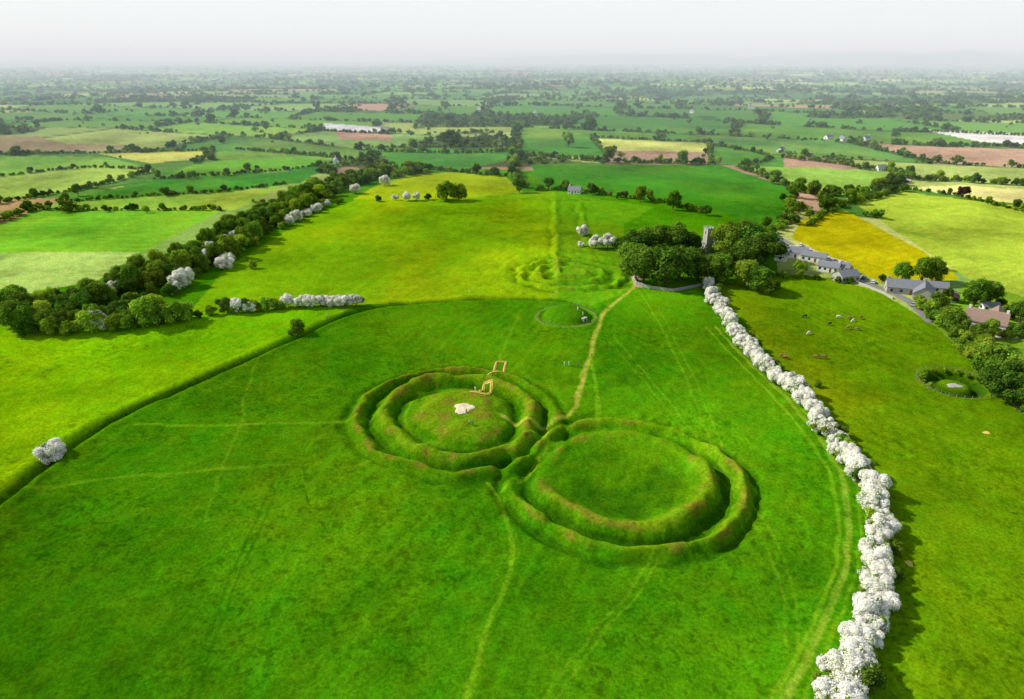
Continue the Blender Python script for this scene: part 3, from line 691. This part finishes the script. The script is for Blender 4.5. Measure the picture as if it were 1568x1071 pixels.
for k,(a,b_) in enumerate([(864,560),(871,560),(719,661),(724,660),(719,448),(501,488),(906,546),(885,561),(884,489),(892,492),(758,572),(975,436),(728,607)]):
    X,Y=P(a,b_);o=bpy.data.objects.new('standing_person',PE[[0,0,1,2,0,1,3,2][k%8]]);scene.collection.objects.link(o);o.location=(X,Y,gz(X,Y));o.rotation_euler=(0,0,random.uniform(0,6.28))
def cow(c,graze):
    hz=.25 if graze else 1.25;V=[(0,0,1.05),(-.75,0,1.12),(.65,0,1.08),(1.0,0,1.12 if not graze else .9),(1.25,0,hz+.2),(1.5,0,hz)];R=[.37,.30,.32,.19,.14,.09];E=[(0,1),(0,2),(2,3),(3,4),(4,5)]
    V+=[(-1.02,0,1.15),(-1.1,0,.6)];R+=[.06,.03];E+=[(1,6),(6,7)]
    for s in (-1,1):
        b=len(V);V+=[(1.2,s*.2,hz+.3)];R+=[.04];E+=[(4,b)]
        b=len(V);V+=[(.68,s*.2,.75),(.7,s*.2,.42),(.68,s*.2,.04)];R+=[.13,.06,.06];E+=[(2,b),(b,b+1),(b+1,b+2)]
        b=len(V);V+=[(-.62,s*.2,.8),(-.86,s*.2,.48),(-.8,s*.2,.04)];R+=[.15,.07,.06];E+=[(1,b),(b,b+1),(b+1,b+2)]
    me=skinmesh('grazing_cow',V,E,R);me.materials.append(simple('cow_hide',c,.8,.2,2))
    for p in me.polygons:p.use_smooth=True
    return me
CO=[cow((.7,.66,.58),True),cow((.30,.13,.05),True),cow((.35,.18,.07),False),cow((.03,.03,.03),True)]
for a,b_,k in [(1238,513,0),(1250,547,1),(1270,499,3),(1300,488,2),(1284,487,0),(1312,507,1),(1297,505,2),(1203,548,1),(1196,546,2),(1318,488,1),(1262,548,2),(1232,487,3),(1306,492,0)]:
    X,Y=P(a,b_);o=bpy.data.objects.new('grazing_cow',CO[k]);scene.collection.objects.link(o);o.location=(X,Y,gz(X,Y));o.rotation_euler=(0,0,random.uniform(-.6,.6)+random.choice([0,math.pi]))
# ---------------------------------------------------------------- haze over the plain, sky, sun
# single scattering from sun and sky, plus a faint added glow in place of multiple scattering
m,nt=newmat('haze');o=N(nt,'ShaderNodeOutputMaterial');v=N(nt,'ShaderNodeVolumeScatter');DEN=1/4200
v.inputs['Color'].default_value=(.80,.95,1,1);v.inputs['Density'].default_value=DEN;v.inputs['Anisotropy'].default_value=0
em=N(nt,'ShaderNodeEmission');em.inputs['Color'].default_value=(.62,.82,1,1);em.inputs['Strength'].default_value=.17*DEN
ad=N(nt,'ShaderNodeAddShader');nt.links.new(v.outputs[0],ad.inputs[0]);nt.links.new(em.outputs[0],ad.inputs[1]);nt.links.new(ad.outputs[0],o.inputs['Volume'])
try: m.cycles.homogeneous_volume=True
except Exception: pass
bm=bmesh.new();box(bm,-60000,60000,520,60000,-90,210);hz=bobj('atmosphere_haze',bm,[m])
EL=36;AZ=-74
w=bpy.data.worlds.new('World');scene.world=w;w.use_nodes=True;nt=w.node_tree;bg=nt.nodes['Background'];L=nt.links.new
sk=N(nt,'ShaderNodeTexSky',sky_type='NISHITA');sk.sun_disc=False;sk.sun_elevation=math.radians(EL);sk.sun_rotation=math.radians(AZ);sk.air_density=1.0;sk.dust_density=1.0;sk.ozone_density=1;sk.altitude=100
tc=N(nt,'ShaderNodeTexCoord');mp=N(nt,'ShaderNodeMapping');mp.inputs['Scale'].default_value=(1,1,5);nz=N(nt,'ShaderNodeTexNoise');nz.inputs['Scale'].default_value=1.6;nz.inputs['Detail'].default_value=4
L(tc.outputs['Generated'],mp.inputs[0]);L(mp.outputs[0],nz.inputs['Vector'])
mr=N(nt,'ShaderNodeMapRange');mr.inputs[3].default_value=.85;mr.inputs[4].default_value=1.0;L(nz.outputs['Fac'],mr.inputs[0])
sx=N(nt,'ShaderNodeSeparateXYZ');L(tc.outputs['Generated'],sx.inputs[0])
me_=N(nt,'ShaderNodeMapRange');me_.inputs[1].default_value=.12;me_.inputs[2].default_value=.5;me_.inputs[3].default_value=1;me_.inputs[4].default_value=.18;L(sx.outputs['Z'],me_.inputs[0])
mm=N(nt,'ShaderNodeMath',operation='MULTIPLY');L(mr.outputs[0],mm.inputs[0]);L(me_.outputs[0],mm.inputs[1])
mx=N(nt,'ShaderNodeMix',data_type='RGBA');L(mm.outputs[0],mx.inputs[0]);L(sk.outputs[0],mx.inputs[6]);mx.inputs[7].default_value=(7.9,8.2,8.2,1)
L(mx.outputs[2],bg.inputs[0]);bg.inputs[1].default_value=.12
sd=bpy.data.lights.new('sun','SUN');sd.energy=5;sd.angle=math.radians(.6);sd.color=(1,.95,.86);so=bpy.data.objects.new('sun',sd);scene.collection.objects.link(so)
e_,a_=math.radians(EL),math.radians(AZ);so.rotation_euler=Vector((math.sin(a_)*math.cos(e_),math.cos(a_)*math.cos(e_),math.sin(e_))).to_track_quat('Z','Y').to_euler()
cd=bpy.data.cameras.new('camera');cd.lens=24;cd.sensor_width=36;cd.clip_start=.5;cd.clip_end=120000
co=bpy.data.objects.new('camera',cd);scene.collection.objects.link(co);co.location=(0,0,CAMH);co.rotation_euler=(math.pi/2-PITCH,0,0);scene.camera=co
scene.view_settings.view_transform='Standard';scene.view_settings.look='None';scene.view_settings.exposure=0
